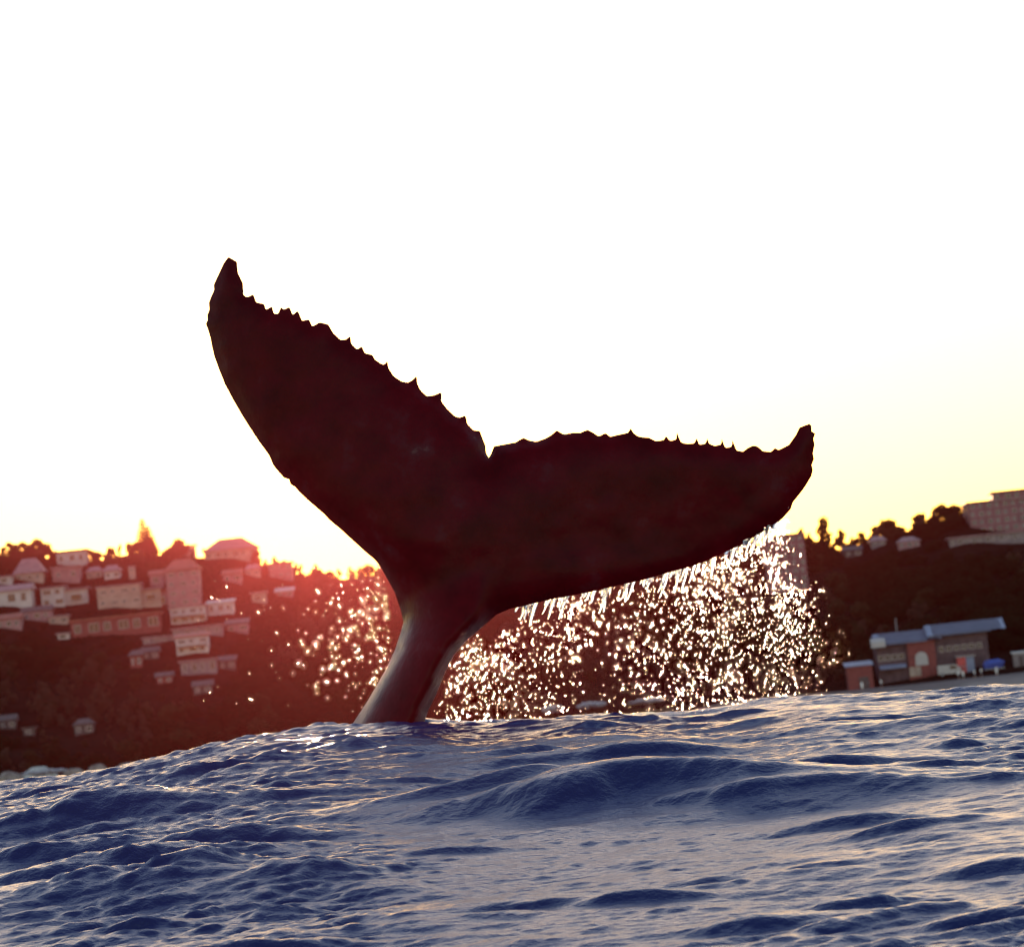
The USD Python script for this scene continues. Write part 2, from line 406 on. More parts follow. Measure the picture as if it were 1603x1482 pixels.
ped_left = zpts([(705, 345), (735, 400), (780, 480), (810, 570), (825, 635), (810, 690), (780, 780), (740, 870), (690, 955), (640, 1040), (570, 1145), (500, 1245), (420, 1360)], 380, 780, 3.293)
ped_right = zpts([(880, 1360), (915, 1245), (945, 1130), (960, 1090), (1000, 1010), (1040, 910), (1090, 810), (1150, 740), (1230, 670), (1310, 600), (1380, 570)], 380, 780, 3.293)
right_lead = zpts([(255, 914), (310, 900), (420, 875), (560, 850), (640, 830), (800, 795), (900, 765), (1010, 735), (1120, 690),
    (1220, 640), (1320, 580), (1395, 530), (1430, 490), (1440, 460), (1480, 410), (1500, 380), (1520, 345), (1525, 320), (1520, 300), (1530, 275),
    (1525, 250), (1532, 215), (1528, 185), (1535, 165), (1520, 155), (1518, 130), (1510, 122)], 720, 620, 2.764)
right_trail = zpts([(1490, 130), (1470, 140), (1455, 165), (1440, 185), (1420, 210), (1390, 225), (1375, 232), (1365, 225), (1345, 238), (1310, 235), (1290, 222),
    (1270, 218), (1245, 225), (1225, 235), (1200, 230), (1183, 205), (1178, 195), (1172, 215), (1150, 218), (1138, 200), (1132, 188), (1125, 208),
    (1100, 212), (1078, 205), (1070, 188), (1060, 205), (1035, 208), (1022, 190), (1010, 205), (980, 205), (960, 200), (945, 180), (937, 165),
    (930, 188), (905, 193), (890, 180), (880, 192), (845, 195), (815, 183), (790, 180), (770, 175), (750, 163), (738, 148), (725, 162), (690, 168),
    (650, 175), (630, 165), (600, 172), (575, 160), (550, 152), (520, 160), (490, 160), (450, 165), (420, 155), (395, 170), (365, 185), (330, 195),
    (300, 192), (275, 185), (240, 200), (190, 210), (150, 222), (135, 250)], 720, 620, 2.764)


def crisp(p, gain):
    """sharpens the teeth of an edge"""
    n_ = [max(1, int(np.linalg.norm(b - a) / 1.5)) for a, b in zip(p[:-1], p[1:])]
    q_ = np.vstack([a + (b - a) * np.arange(k)[:, None] / k for a, b, k in zip(p[:-1], p[1:], n_)] + [p[-1:]])
    w_ = np.exp(-(np.arange(-24, 25) / 9.0) ** 2); w_ /= w_.sum()
    sm = np.stack([np.convolve(np.pad(q_[:, c_], 24, 'reflect', reflect_type='odd'), w_, 'valid') for c_ in (0, 1)], 1)
    d_ = q_ - sm
    ln_ = np.linalg.norm(d_, axis=1, keepdims=True)
    q_ = q_ + d_ * gain * np.minimum(1, 3.0 / np.maximum(ln_, 1e-6)) * (1 - smoothstep(5, 9, ln_))
    w_ = np.array([0.08, 0.24, 0.36, 0.24, 0.08])
    return np.stack([np.convolve(np.pad(q_[:, c_], 2, 'edge'), w_, 'valid') for c_ in (0, 1)], 1)


left_trail, right_trail, left_lead = crisp(left_trail, 0.8), crisp(right_trail, 0.8), crisp(left_lead, 0.5)
outline = np.vstack([left_lead, ped_left, ped_right, right_lead, right_trail, left_trail[:0:-1]])


def densify(p, step):
    out = []
    for a, b in zip(p, np.roll(p, -1, 0)):
        n = max(1, int(round(np.linalg.norm(b - a) / step)))
        out += [a + (b - a) * k / n for k in range(n)]
    return np.array(out)


poly = Polygon(outline).buffer(0)
ring = densify(np.array(poly.simplify(0.25).exterior.coords)[:-1], 3.0)
gx_, gy_ = np.meshgrid(np.arange(300, 1300, 7.0), np.arange(380, 1200, 6.06))
gx_ = gx_ + (np.arange(len(gx_)) % 2)[:, None] * 3.5
g = np.stack([gx_.ravel(), gy_.ravel()], 1)
inside = shapely.contains_xy(poly.buffer(-3.0), g[:, 0], g[:, 1])
P2 = np.vstack([ring, g[inside]])
tri = Delaunay(P2).simplices
cc = P2[tri].mean(1)
tri = tri[shapely.contains_xy(poly, cc[:, 0], cc[:, 1])]
a, b, c = P2[tri[:, 0]], P2[tri[:, 1]], P2[tri[:, 2]]
flip = (b[:, 0] - a[:, 0]) * (c[:, 1] - a[:, 1]) - (b[:, 1] - a[:, 1]) * (c[:, 0] - a[:, 0]) > 0
tri[flip] = tri[flip][:, ::-1]
# smoothed outline for the thickness, so that the small teeth do not corrugate the faces
soft = poly.buffer(-9).buffer(9)
soft_ring = densify(np.array(soft.exterior.coords)[:-1], 4.0)
d = cKDTree(soft_ring).query(P2)[0] * 0.005
d = np.where(shapely.contains_xy(soft, P2[:, 0], P2[:, 1]), d, 0.0)
dr = cKDTree(ring).query(P2)[0] * 0.005
d = np.minimum(d, dr * 3)
rad = np.linalg.norm((P2 - [712, 850]) * [1, 0.9], axis=1)
tmax = 0.045 + 0.20 * np.exp(-(rad / 210.0) ** 2) + 0.05 * np.exp(-(rad / 420.0) ** 2)
tf = tmax * np.sqrt(1 - (1 - np.clip(d / (0.10 + tmax * 1.6), 0, 1)) ** 2)
ed_y = np.array([830, 850, 900, 940, 973, 1000, 1060, 1125, 1200])
ed_l = np.interp(P2[:, 1], ed_y, [680, 664, 642, 632, 631, 621, 590, 553, 505])
ed_r = np.interp(P2[:, 1], ed_y, [820, 805, 782, 768, 760, 735, 696, 667, 645])
sh_ = np.clip((P2[:, 0] - ed_l) / (ed_r - ed_l), 0, 1)
ridge = 0.78
prof = np.where(sh_ < ridge, 1 - ((ridge - sh_) / ridge) ** 2, 1 - ((sh_ - ridge) / (1 - ridge)) ** 2)
tp = np.interp(P2[:, 1], [840, 940, 1010], [0.24, 0.36, 0.44]) * np.sqrt(np.clip(prof, 0, 1))
wp = smoothstep(840, 990, P2[:, 1])
half = np.maximum(tf, tf * (1 - wp) + tp * wp)
ringset = np.arange(len(P2)) < len(ring)
half[ringset] = 0
# smooth thickness a little
nbr = [[] for _ in P2]
e = np.vstack([tri[:, [0, 1]], tri[:, [1, 2]], tri[:, [2, 0]]])
for _ in range(4):
    s = np.zeros(len(P2)); n = np.zeros(len(P2))
    np.add.at(s, e[:, 0], half[e[:, 1]]); np.add.at(n, e[:, 0], 1)
    half = np.where(ringset, 0, 0.5 * half + 0.5 * s / np.maximum(n, 1))
half = np.where(ringset, 0.004, half)
WD = 40.6
u = (P2[:, 0] - 740) / 450.0
bend = np.where(u < 0, 0.55, -0.25) * np.abs(u) ** 1.6 + 0.25 * smoothstep(0.5, 1.0, np.abs(u)) ** 2
bend = bend - 0.30 * wp * (sh_ - 0.5)
mid = at(P2[:, 0], P2[:, 1], np.full(len(P2), WD))
rng_w = meshkit.fbm(np.c_[P2 * 0.02, np.zeros(len(P2))], 3, 2) - 0.5
front = mid + np.array([0, 1.0, 0]) * (bend - half + 0.03 * rng_w * (~ringset))[:, None]
rear = mid + np.array([0, 1.0, 0]) * (bend + half + 0.03 * rng_w * (~ringset))[:, None]
n = len(P2); nrg = len(ring)
# rim
rim = []
bound = {}
es = np.sort(e, 1); uq, first, cnt = np.unique(es, axis=0, return_index=True, return_counts=True)
for k in first[cnt == 1]:
    i0, i1 = e[k]
    rim += [(i1, i0, i0 + n), (i1, i0 + n, i1 + n)]
whale_v = np.vstack([front, rear])
whale_f = np.vstack([tri, tri[:, ::-1] + n, np.array(rim)])
wm = trimesh.Trimesh(whale_v, whale_f, process=False)
whale = thing('whale', 'dark wet whale tail with jagged edges raised out of the sea', 'whale')
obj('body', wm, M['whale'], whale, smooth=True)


# ---------------------------------------------------------------- water falling off the tail
lead = np.array([(700, 1065), (726, 1012), (752, 985), (790, 957), (812, 951), (872, 937), (923, 927), (1009, 907), (1085, 885), (1125, 870), (1161, 852), (1198, 830), (1225, 812), (1240, 790)], float)


def drop_shape():
    m = trimesh.creation.icosphere(subdivisions=2, radius=1.0)
    v = m.vertices.copy()
    t = (v[:, 2] + 1) / 2
    v[:, :2] *= (1 - 0.45 * t)[:, None]
    m.vertices = v
    return m


def instancer(name, protos, pos, quat, scale, idx):
    pi = UsdGeom.PointInstancer.Define(stage, numbered('/World/' + name))
    base = str(pi.GetPath())
    for k, (pn, mesh, mat, sm) in enumerate(protos):
        m = usdkit.mesh(stage, f'{base}/{pn}' + (f'_{k:03d}' if k else ''), mesh, mat, smooth=sm)
        pi.GetPrototypesRel().AddTarget(m.GetPath())
    pi.CreateProtoIndicesAttr(Vt.IntArray.FromNumpy(np.asarray(idx, np.int32)))
    pi.CreatePositionsAttr(Vt.Vec3fArray.FromNumpy(np.asarray(pos, np.float32)))
    pi.CreateOrientationsAttr(Vt.QuathArray([Gf.Quath(float(q[0]), float(q[1]), float(q[2]), float(q[3])) for q in quat]))
    pi.CreateScalesAttr(Vt.Vec3fArray.FromNumpy(np.asarray(scale, np.float32)))
    return pi.GetPrim()


def lean_quat(lean, tilt):
    """rotation about y (lean in the picture) then about x"""
    a, b = np.asarray(lean) / 2, np.asarray(tilt) / 2
    return np.stack([np.cos(a) * np.cos(b), np.cos(a) * np.sin(b), np.sin(a) * np.cos(b), -np.sin(a) * np.sin(b)], -1)


N = 4700
r = np.random.default_rng(21)
seg = np.interp(r.random(N) ** 0.68, np.linspace(0, 1, len(lead)), np.arange(len(lead)))
ex, ey = np.interp(seg, np.arange(len(lead)), lead[:, 0]), np.interp(seg, np.arange(len(lead)), lead[:, 1])
fall = r.random(N) ** 1.25 * 1.05 * (1132 - ey)
clump = meshkit.noise(np.c_[ex * 0.03, fall * 0.012, np.zeros(N)], 9)
px = ex - 0.10 * fall + r.normal(size=N) * (4 + fall * 0.10) + np.where(ex > 1180, r.random(N) * 75 * np.clip(fall / 190, 0, 1), 0)
py = ey + 3 + fall
keep = (clump > 0.22) & (px > 672) & (r.random(N) < np.interp(px, [690, 950, 1080], [0.62, 0.8, 1.0]))
px, py, fall = px[keep], py[keep], fall[keep]
N = len(px)
dep = 40.75 + r.normal(size=N) * 0.28 + 0.1
pos = at(px, py, dep)
size = (0.0032 + 0.0095 * r.random(N) ** 3.5)
lean = np.radians(12) + r.normal(size=N) * 0.3
sc = np.stack([size, size, size * (1.2 + 1.6 * r.random(N))], -1)
tag(instancer('water_spray', [('drop', drop_shape(), M['drop'], True)], pos, lean_quat(lean, r.normal(size=N) * 0.3), sc, np.zeros(N, int)),
    'curtain of bright falling drops under the level lobe of the whale tail', 'spray', kind='stuff')

N = 360
px = 618 - np.abs(r.normal(size=N)) * 62 - 6; py = 985 + r.normal(size=N) * 62
extra = r.random(N) < 0.16
px = np.where(extra, r.uniform(300, 600, N), px); py = np.where(extra, r.uniform(900, 1110, N), py)
keep = (py > 885) & (py < 1125) & (py > 878 + (615 - px) * 0.0)
px, py = px[keep], py[keep]; N = len(px)
pos = at(px, py, 40.9 + r.normal(size=N) * 0.3)
size = 0.003 + 0.0065 * r.random(N) ** 3.2
sc = np.stack([size, size, size * (1.2 + 1.3 * r.random(N))], -1)
tag(instancer('water_spray', [('drop', drop_shape(), M['faint_drop'], True)], pos, lean_quat(np.radians(-14) + r.normal(size=N) * 0.35, r.normal(size=N) * 0.3), sc, np.zeros(N, int)),
    'loose scatter of drops left of the whale stem', 'spray', kind='stuff')

strands = []
for k in range(85):
    ex = float(r.choice([815, 830, 862, 880, 890, 922, 950, 985, 1012, 1048, 1060, 1085, 1112, 1130, 1150, 1170, 1190, 1210])) + r.normal() * 6
    ey = float(np.interp(ex, lead[:, 0], lead[:, 1]))
    ln = 6 + 36 * r.random() ** 2.6
    n_ = 7
    tt = np.linspace(0, 1, n_)
    ppx = ex - 0.32 * ln * tt * r.uniform(0.2, 1.4) + np.cumsum(r.normal(size=n_)) * 0.5
    ppy = ey - 3 + (ln + 3) * tt
    line = at(ppx, ppy, np.full(n_, 40.62 + r.normal() * 0.05))
    rad_ = (0.022 * r.uniform(0.4, 1.0)) * (1 - tt) ** 0.7 + 0.006
    ring6 = np.arange(6) * math.pi / 3
    vs = line[:, None] + rad_[:, None, None] * (np.cos(ring6)[None, :, None] * np.array([1, 0, 0]) + np.sin(ring6)[None, :, None] * np.array([0, 1, 0]) * 0.7)
    fs = []
    for a_ in range(n_ - 1):
        for b_ in range(6):
            c_ = (b_ + 1) % 6
            fs += [(a_ * 6 + b_, (a_ + 1) * 6 + b_, (a_ + 1) * 6 + c_), (a_ * 6 + b_, (a_ + 1) * 6 + c_, a_ * 6 + c_)]
    for b_ in range(1, 5):
        fs += [(0, b_, b_ + 1), ((n_ - 1) * 6, (n_ - 1) * 6 + b_ + 1, (n_ - 1) * 6 + b_)]
    strands.append(trimesh.Trimesh(vs.reshape(-1, 3), np.array(fs), process=False))
tag(obj('water_strands', cat_(strands), M['strand'], smooth=True), 'strings of water running off the lower edge of the level tail lobe', 'water', kind='stuff')

# ---------------------------------------------------------------- houses on the headland
occupied = []          # (px0, px1, py0, py1, depth) kept clear of trees


def window(parent, x, z, w, h, y=0.0, mull=1):
    f = [box(x, y - 0.03, z - h / 2 + 0.05, w, 0.14, 0.1), box(x, y - 0.03, z + h / 2 - 0.05, w, 0.14, 0.1),
         box(x - w / 2 + 0.05, y - 0.03, z, 0.1, 0.14, h - 0.2), box(x + w / 2 - 0.05, y - 0.03, z, 0.1, 0.14, h - 0.2)]
    for k in range(1, mull + 1):
        f.append(box(x - w / 2 + w * k / (mull + 1), y - 0.02, z, 0.07, 0.1, h - 0.2))
    wd = obj('window', cat_(f), M['trim'], parent)
    obj('pane', box(x, y + 0.0, z, w - 0.16, 0.04, h - 0.16), M['glass'], wd)
    return wd


def roof_mesh(kind, w, d, h, over=0.5, rise=1.6):
    x0, x1, y0, y1 = -w / 2 - over, w / 2 + over, -over, d + over
    if kind == 'flat':
        return box(0, d / 2, h + 0.14, w + 2 * over, d + 2 * over, 0.28)
    if kind == 'skillion':
        v = np.array([(x0, y0, h), (x1, y0, h), (x1, y1, h + rise), (x0, y1, h + rise)])
        return trimesh.convex.convex_hull(np.vstack([v, v + [0, 0, 0.22]]))
    base = np.array([(x0, y0, h), (x1, y0, h), (x1, y1, h), (x0, y1, h)])
    ym = (y0 + y1) / 2
    if kind == 'hip':
        k = min((y1 - y0) / 2, w * 0.32)
        rd = np.array([(x0 + k, ym, h + rise), (x1 - k, ym, h + rise)])
    elif kind == 'gable':
        rd = np.array([(x0, ym, h + rise), (x1, ym, h + rise)])
    else:                                            # gable end towards the sea
        rd = np.array([(0, y0, h + rise), (0, y1, h + rise)])
    return trimesh.convex.convex_hull(np.vstack([base, base + [0, 0, 0.15], rd + [0, 0, 0.15]]))


def house(label, px, py, wpx, hpx, wall, roof, rkind='flat', depth=8.0, yaw=0.0, rows=1, cols=3, rise=1.5, balcony=False, win=(0.55, 0.5), chimney=False, over=0.4, name='house', cat='house', group=None, wing=None, arch=False, mull=1):
    """px, py: middle of the foot of the front in the photograph; wpx, hpx: its size there to the eaves"""
    p = find_on_hill(px, py)
    s = p[1] / FPX
    w, h = wpx * s, hpx * s
    t = thing(name, label, cat, p, yaw, group)
    obj('wall', box(0, depth / 2, (h - 3) / 2, w, depth, h + 3), M[wall], t)
    if wing:                                          # (side, width share, height share)
        sd, wl, wh = wing
        ww = w * wl
        obj('wall', box(sd * (w / 2 + ww / 2), depth / 2 + 0.6, (h * wh - 3) / 2, ww, depth - 1.2, h * wh + 3), M[wall], t)
        rw = roof_mesh('flat', ww, depth - 1.2, h * wh, 0.25); rw.apply_translation((sd * (w / 2 + ww / 2 + 0.26), 0.6, 0.002))
        obj('roof', rw, M[roof], t)
        window(t, sd * (w / 2 + ww / 2), h * wh * 0.5, ww * 0.5, h * wh * 0.4, 0.6, 0)
    rf = obj('roof', roof_mesh(rkind, w, depth, h, over, rise), M[roof], t)
    if chimney:
        obj('chimney', box(w * 0.22, depth * 0.5, h + rise * 0.9, 0.8, 0.8, 1.8), M['brick'], rf)
    for rr in range(rows):
        for cc_ in range(cols):
            fw, fh = win
            cw, ch = w / cols, h / rows
            window(t, -w / 2 + cw * (cc_ + 0.5) + (0.06 * cw if (cc_ + rr) % 2 else -0.05 * cw), ch * (rr + 0.5) + 0.06 * ch, cw * fw * (1.15 if (cc_ * 3 + rr) % 2 else 0.8), ch * fh, 0.0, mull)
        if balcony and (rows == 1 or rr > 0):
            zz = ch * rr + 0.05
            b = obj('balcony', box(0, -0.85, zz, w * 0.92, 1.7, 0.2), M['trim'], t)
            obj('railing', cat_([box(0, -1.66, zz + 1.0, w * 0.92, 0.07, 0.08)] + [box(-w * 0.46 + 0.05 + k * (w * 0.92 - 0.1) / 9, -1.66, zz + 0.53, 0.07, 0.06, 0.86) for k in range(10)]), M['trim'], b)
    occupied.append((px - wpx * 0.5 - (wpx * 0.5 if wing and wing[0] < 0 else 0), px + wpx * 0.5 + (wpx * 0.4 if wing and wing[0] > 0 else 0), py - hpx - 4, py - hpx * 0.12, p[1]))
    return t, w, h


G = None
house('pale house with white window surrounds cut by the left edge of the photo', 18, 949, 64, 24, 'wall_white', 'roof_mauve', 'gable', rows=1, cols=3, rise=1.2, win=(0.5, 0.55))
house('mauve house under a broad hip roof left of the stacked flat roofs', 46, 911, 44, 14, 'wall_cream', 'roof_mauve', 'hip', rows=1, cols=3, rise=3.0)
house('small white block under the trees at the far left', 8, 915, 22, 12, 'wall_white', 'roof_mauve', 'flat', rows=1, cols=1, depth=5)
house('flat topped pale house on the skyline at left, with a thin dark roof slab', 113, 885, 46, 22, 'wall_white', 'roof_dark', 'flat', rows=1, cols=3, win=(0.45, 0.4), over=0.5)
house('plain mauve house directly below the flat topped skyline house', 104, 912, 42, 24, 'wall_mauve', 'roof_mauve', 'flat', rows=1, cols=2, win=(0.3, 0.3))
house('pale two level house with dark square windows and low right wing', 84, 950, 36, 30, 'wall_white', 'roof_mauve', 'flat', rows=2, cols=2, win=(0.6, 0.5), wing=(1, 1.0, 0.8), depth=7)
house('big cream house with a long blank upper front and stepped right wing', 188, 951, 68, 34, 'wall_cream', 'roof_mauve', 'flat', rows=2, cols=4, win=(0.5, 0.3), wing=(1, 0.45, 0.7), over=0.25)
house('small white cottage with a low roof above the big cream house', 176, 906, 24, 12, 'wall_white', 'roof_mauve', 'hip', rows=1, cols=2, rise=1.2, depth=5)
house('narrow pale tower block above the big cream house', 207, 906, 9, 18, 'wall_cream', 'roof_mauve', 'flat', rows=2, cols=1, depth=3, over=0.1)
house('long red brick house with three pale bays below the big cream house', 182, 994, 140, 28, 'brick', 'roof_tile', 'flat', rows=1, cols=6, win=(0.6, 0.5), depth=7)
house('tiny pale garage at the foot of the red brick house', 100, 1001, 18, 9, 'wall_white', 'roof_mauve', 'flat', rows=1, cols=1, depth=4, win=(0.7, 0.6))
house('tall mauve block of flats with a red roof', 290, 950, 52, 58, 'wall_mauve', 'roof_tile', 'hip', rows=4, cols=3, win=(0.45, 0.42), rise=2.2, depth=9, wing=(-1, 0.3, 0.5))
house('pale lower block with open terraces at the foot of the tall mauve flats', 296, 976, 56, 26, 'wall_white', 'roof_mauve', 'flat', rows=2, cols=4, win=(0.6, 0.5), balcony=True, depth=5)
house('white terraced house stepping right of the tall mauve flats', 346, 962, 40, 18, 'wall_white', 'trim', 'skillion', rows=1, cols=3, win=(0.6, 0.5), balcony=True, depth=6, rise=0.7)
house('low wide pale house with a flat roof below the flats', 310, 996, 78, 14, 'wall_grey', 'roof_mauve', 'flat', rows=1, cols=5, win=(0.5, 0.5), depth=6)
house('small bright white house with a jutting balcony, lowest on the left slope', 302, 1023, 50, 26, 'wall_white', 'roof_tile', 'skillion', rows=2, cols=3, win=(0.6, 0.5), balcony=True, depth=6, rise=0.8)
house('grey house on stilts under the white balcony house', 312, 1056, 56, 22, 'wall_grey', 'roof_mauve', 'flat', rows=1, cols=4, win=(0.5, 0.6), depth=5)
house('small dark red brick house in the trees under the red brick row', 214, 1046, 18, 20, 'brick', 'roof_dark', 'hip', rows=1, cols=2, depth=5, rise=1.0)
house('low red brick shed deep in the dark trees of the left slope', 258, 1070, 24, 11, 'brick', 'roof_dark', 'gable', rows=1, cols=2, depth=4, rise=0.8)
house('wide low hip roofed house on the skyline nearest the sun', 362, 874, 82, 14, 'wall_cream', 'roof_mauve', 'hip', rows=1, cols=6, rise=2.4, win=(0.6, 0.6))
house('little pale house tucked under the round tree on the skyline', 286, 868, 38, 10, 'wall_cream', 'roof_tile', 'skillion', rows=1, cols=3, rise=0.6, depth=5)
house('pale square house seen through the edge of the spray, left of the tail', 440, 906, 36, 24, 'wall_mauve', 'roof_mauve', 'flat', rows=2, cols=3, win=(0.4, 0.4), depth=6)
house('small pale hut below the square house left of the tail', 406, 944, 22, 16, 'wall_cream', 'roof_mauve', 'flat', rows=1, cols=1, depth=4)
house('low white roofed bungalow right of the small pale hut', 446, 934, 26, 8, 'wall_mauve', 'trim', 'skillion', rows=1, cols=2, depth=4, rise=0.8)
house('mauve apartment block behind the spray at the tip of the level lobe', 1236, 926, 62, 88, 'wall_rose', 'roof_mauve', 'flat', rows=7, cols=5, win=(0.45, 0.5), depth=12, name='apartment_block', cat='building', balcony=False)
house('wide stepped apartment block on the skyline at the right edge', 1578, 832, 116, 50, 'wall_rose', 'roof_mauve', 'flat', rows=4, cols=9, win=(0.5, 0.5), depth=14, name='apartment_block', cat='building')
house('taller slab rising behind the stepped apartment block', 1620, 812, 124, 47, 'wall_rose', 'roof_mauve', 'flat', rows=3, cols=8, win=(0.5, 0.5), depth=9, name='apartment_block', cat='building')
house('long low pale terrace of flats under the stepped apartment block', 1552, 851, 130, 14, 'wall_grey', 'roof_mauve', 'flat', rows=1, cols=12, win=(0.5, 0.5), depth=6, name='terrace', cat='building')
house('small pale house among trees between the two round skyline trees', 1376, 856, 22, 9, 'wall_grey', 'roof_mauve', 'hip', rows=1, cols=2, depth=5, rise=1.0)

for lab, px, py, w_, h_, wl, rf, rk, cl in [
        ('little pale house on the skyline row between the flat topped house and the pines', 148, 905, 24, 10, 'wall_cream', 'roof_mauve', 'hip', 2),
        ('mauve house with a shallow gable under the pale house at the left edge', 58, 972, 46, 15, 'wall_mauve', 'roof_dark', 'gable', 3),
        ('lower mauve house at the left edge, just above the dark wood', 14, 985, 40, 16, 'wall_mauve', 'roof_tile', 'gable', 3),
        ('cream annexe squeezed left of the long red brick house', 92, 978, 30, 13, 'wall_cream', 'roof_mauve', 'flat', 2),
        ('long grey retaining terrace right of the red brick house', 252, 1006, 56, 9, 'wall_grey', 'roof_mauve', 'flat', 4),
        ('mauve house with a dark roof to the right of the low wide pale house', 372, 990, 34, 13, 'wall_mauve', 'roof_dark', 'skillion', 2),
        ('small mauve house below the wide skyline house nearest the sun', 364, 912, 28, 13, 'wall_mauve', 'roof_tile', 'gable', 2),
        ('pale cottage right of the small mauve house, under the skyline', 396, 902, 22, 11, 'wall_cream', 'roof_mauve', 'hip', 2),
        ('narrow mauve house wedged left of the tall mauve flats', 246, 918, 20, 18, 'wall_mauve', 'roof_tile', 'gable', 1),
        ('grey cabin at the top of the dark wood left of the stilted house', 236, 1032, 26, 11, 'wall_dim', 'roof_dark', 'gable', 2),
        ('grey mauve house down right of the stilted house', 356, 1048, 26, 13, 'wall_dim', 'roof_dark', 'skillion', 2),
        ('dim house deep in the wood below the stilted house', 318, 1086, 30, 12, 'wall_dim', 'roof_dark', 'gable', 2),
        ('dim grey hut low on the dark slope at the left edge', 12, 1142, 26, 14, 'wall_dim', 'roof_dark', 'gable', 2),
        ('dim hut between the rocks and the dark wood at far left', 46, 1152, 18, 12, 'wall_dim', 'roof_dark', 'flat', 1),
        ('dim brownish house above the waterline rocks', 132, 1150, 30, 16, 'wall_dim', 'roof_dark', 'hip', 2),
        ('mauve house half hidden below the largest domed tree at right', 1424, 858, 34, 10, 'wall_mauve', 'roof_mauve', 'hip', 3),
        ('dim grey house low on the right slope beside the column tree', 1336, 872, 28, 10, 'wall_dim', 'roof_dark', 'gable', 2)]:
    house(lab, px, py, w_, h_, wl, rf, rk, rows=1, cols=cl, depth=5, rise=1.0, over=0.3)

# ---------------------------------------------------------------- the clubhouse on the beach
CY = 934.0
c0 = at(1460, 1060, CY)
ground = float(terrain(c0[0], CY))


def LX(px, py=1040):
    return float(at(px, py, CY)[0] - c0[0])


K = CY / FPX                                        # metres per photo pixel there
club = thing('clubhouse', 'long beach clubhouse with a pale blue metal roof and red brick middle', 'clubhouse', (c0[0], CY, ground))
H = 6.1
obj('wall', box((LX(1374) + LX(1422)) / 2, 4, H / 2 - 0.5, LX(1422) - LX(1374), 8, H + 1), M['club_wall'], club)
obj('wall', box((LX(1422) + LX(1466)) / 2, 3.6, H / 2 - 0.3, LX(1466) - LX(1422), 9, H + 1.4), M['brick'], club)
obj('wall', box((LX(1466) + LX(1550)) / 2, 4, H / 2 - 0.2, LX(1550) - LX(1466), 8, H + 1.6), M['club_wall'], club)
for xa, xb, zb in ((1372, 1454, H + 0.1), (1455, 1556, H + 0.75)):
    w_ = LX(xb) - LX(xa)
    rm = trimesh.convex.convex_hull(np.array([(x_, y_, z_ + q_) for x_ in (-w_ / 2, w_ / 2) for (y_, z_) in ((-1.6, 0), (4, 2.0), (9.4, 0.6)) for q_ in (0, 0.18)]))
    rm.apply_translation(((LX(xa) + LX(xb)) / 2, 0, zb))
    rf = obj('roof', rm, M['roof_blue'], club)
    obj('roof_seams', cat_([trimesh.convex.convex_hull(np.array([(x_ + s_, y_, z_ + q_) for s_ in (-0.03, 0.03, 3.1, 0.22) for (y_, z_) in ((-1.62, 0.17), (4, 2.17)) for q_ in (0, 0.07)])) for x_ in np.linspace(LX(xa) + 0.4, LX(xb) - 0.4, 16)]).apply_translation((0, 0, zb)), M['roof_blue'], rf)
ge = trimesh.convex.convex_hull(np.array([(x_, y_, z_) for x_ in (0, 2.6) for (y_, z_) in ((-2.0, 0.0), (-2.0, 1.0), (-0.4, 1.7), (-0.4, 0.0))]))
ge.apply_translation((LX(1366), 0, H - 0.2)); obj('gable', ge, M['trim'], club)
for x_ in (1380, 1391, 1402, 1413):
    window(club, LX(x_), 3.9, 1.05, 1.1, 0.0, 1)
obj('awning', trimesh.convex.convex_hull(np.array([(x_, y_, z_) for x_ in (LX(1376), LX(1418)) for (y_, z_) in ((0.0, 2.6), (0, 2.4), (-1.6, 2.0), (-1.6, 1.8))])), M['roof_blue'], club)
ar = [box(LX(1443), -0.95, 2.55, 2.3, 0.1, 1.3)]
obj('arch_window', trimesh.creation.cylinder(1.15, 0.1, sections=20, transform=trimesh.transformations.rotation_matrix(math.pi / 2, (1, 0, 0))).slice_plane((0, 0, 0), (0, 0, 1), cap=False).apply_translation((LX(1443), -0.95, 3.2)), M['trim'], club)
obj('shutter', ar[0], M['trim'], club)
for k, x_ in enumerate((1426.5, 1436)):
    dr_ = obj('door', box(LX(x_), -0.94, 0.85, 1.0, 0.1, 1.7), M['wall_cream'], club)
    obj('handle', box(LX(x_) + 0.35, -1.02, 0.85, 0.06, 0.06, 0.3), M['metal'], dr_)
for x_ in (1476, 1488, 1500, 1512, 1524, 1536):
    window(club, LX(x_), 4.4, 1.0, 1.0, 0.0, 1)
pole = obj('mast', trimesh.creation.cylinder(0.06, 3.0, sections=8).apply_translation((LX(1412), 4, H + 3.4)), M['metal'], club)
occupied.append((1366, 1556, 985, 1058, CY))

s0 = at(1348, 1070, 930.0)
shed = thing('boat_shed', 'low red brick shed with a blue grey roof beside the clubhouse', 'shed', (s0[0], 930, float(terrain(s0[0], 930))))
obj('wall', box(0, 2.5, 1.9, 4.6, 5, 4.8), M['brick'], shed)
obj('roof', roof_mesh('skillion', 4.6, 5, 4.3, 0.3, 0.7), M['roof_blue'], shed)
sd_ = obj('door', box(0.6, -0.03, 1.2, 1.8, 0.1, 2.2), M['roof_dark'], shed)
obj('handle', box(1.3, -0.1, 1.2, 0.06, 0.06, 0.3), M['metal'], sd_)
occupied.append((1326, 1372, 1018, 1070, 930))


def on_beach(px, depth):
    p = at(px, 1050, depth); return np.array([p[0], depth, float(terrain(p[0], depth))])


# a van, a red kiosk, a blue surf boat under its cover and a pale cabin stand in front
def hullbox(pts):
    return trimesh.convex.convex_hull(np.array(pts, float))


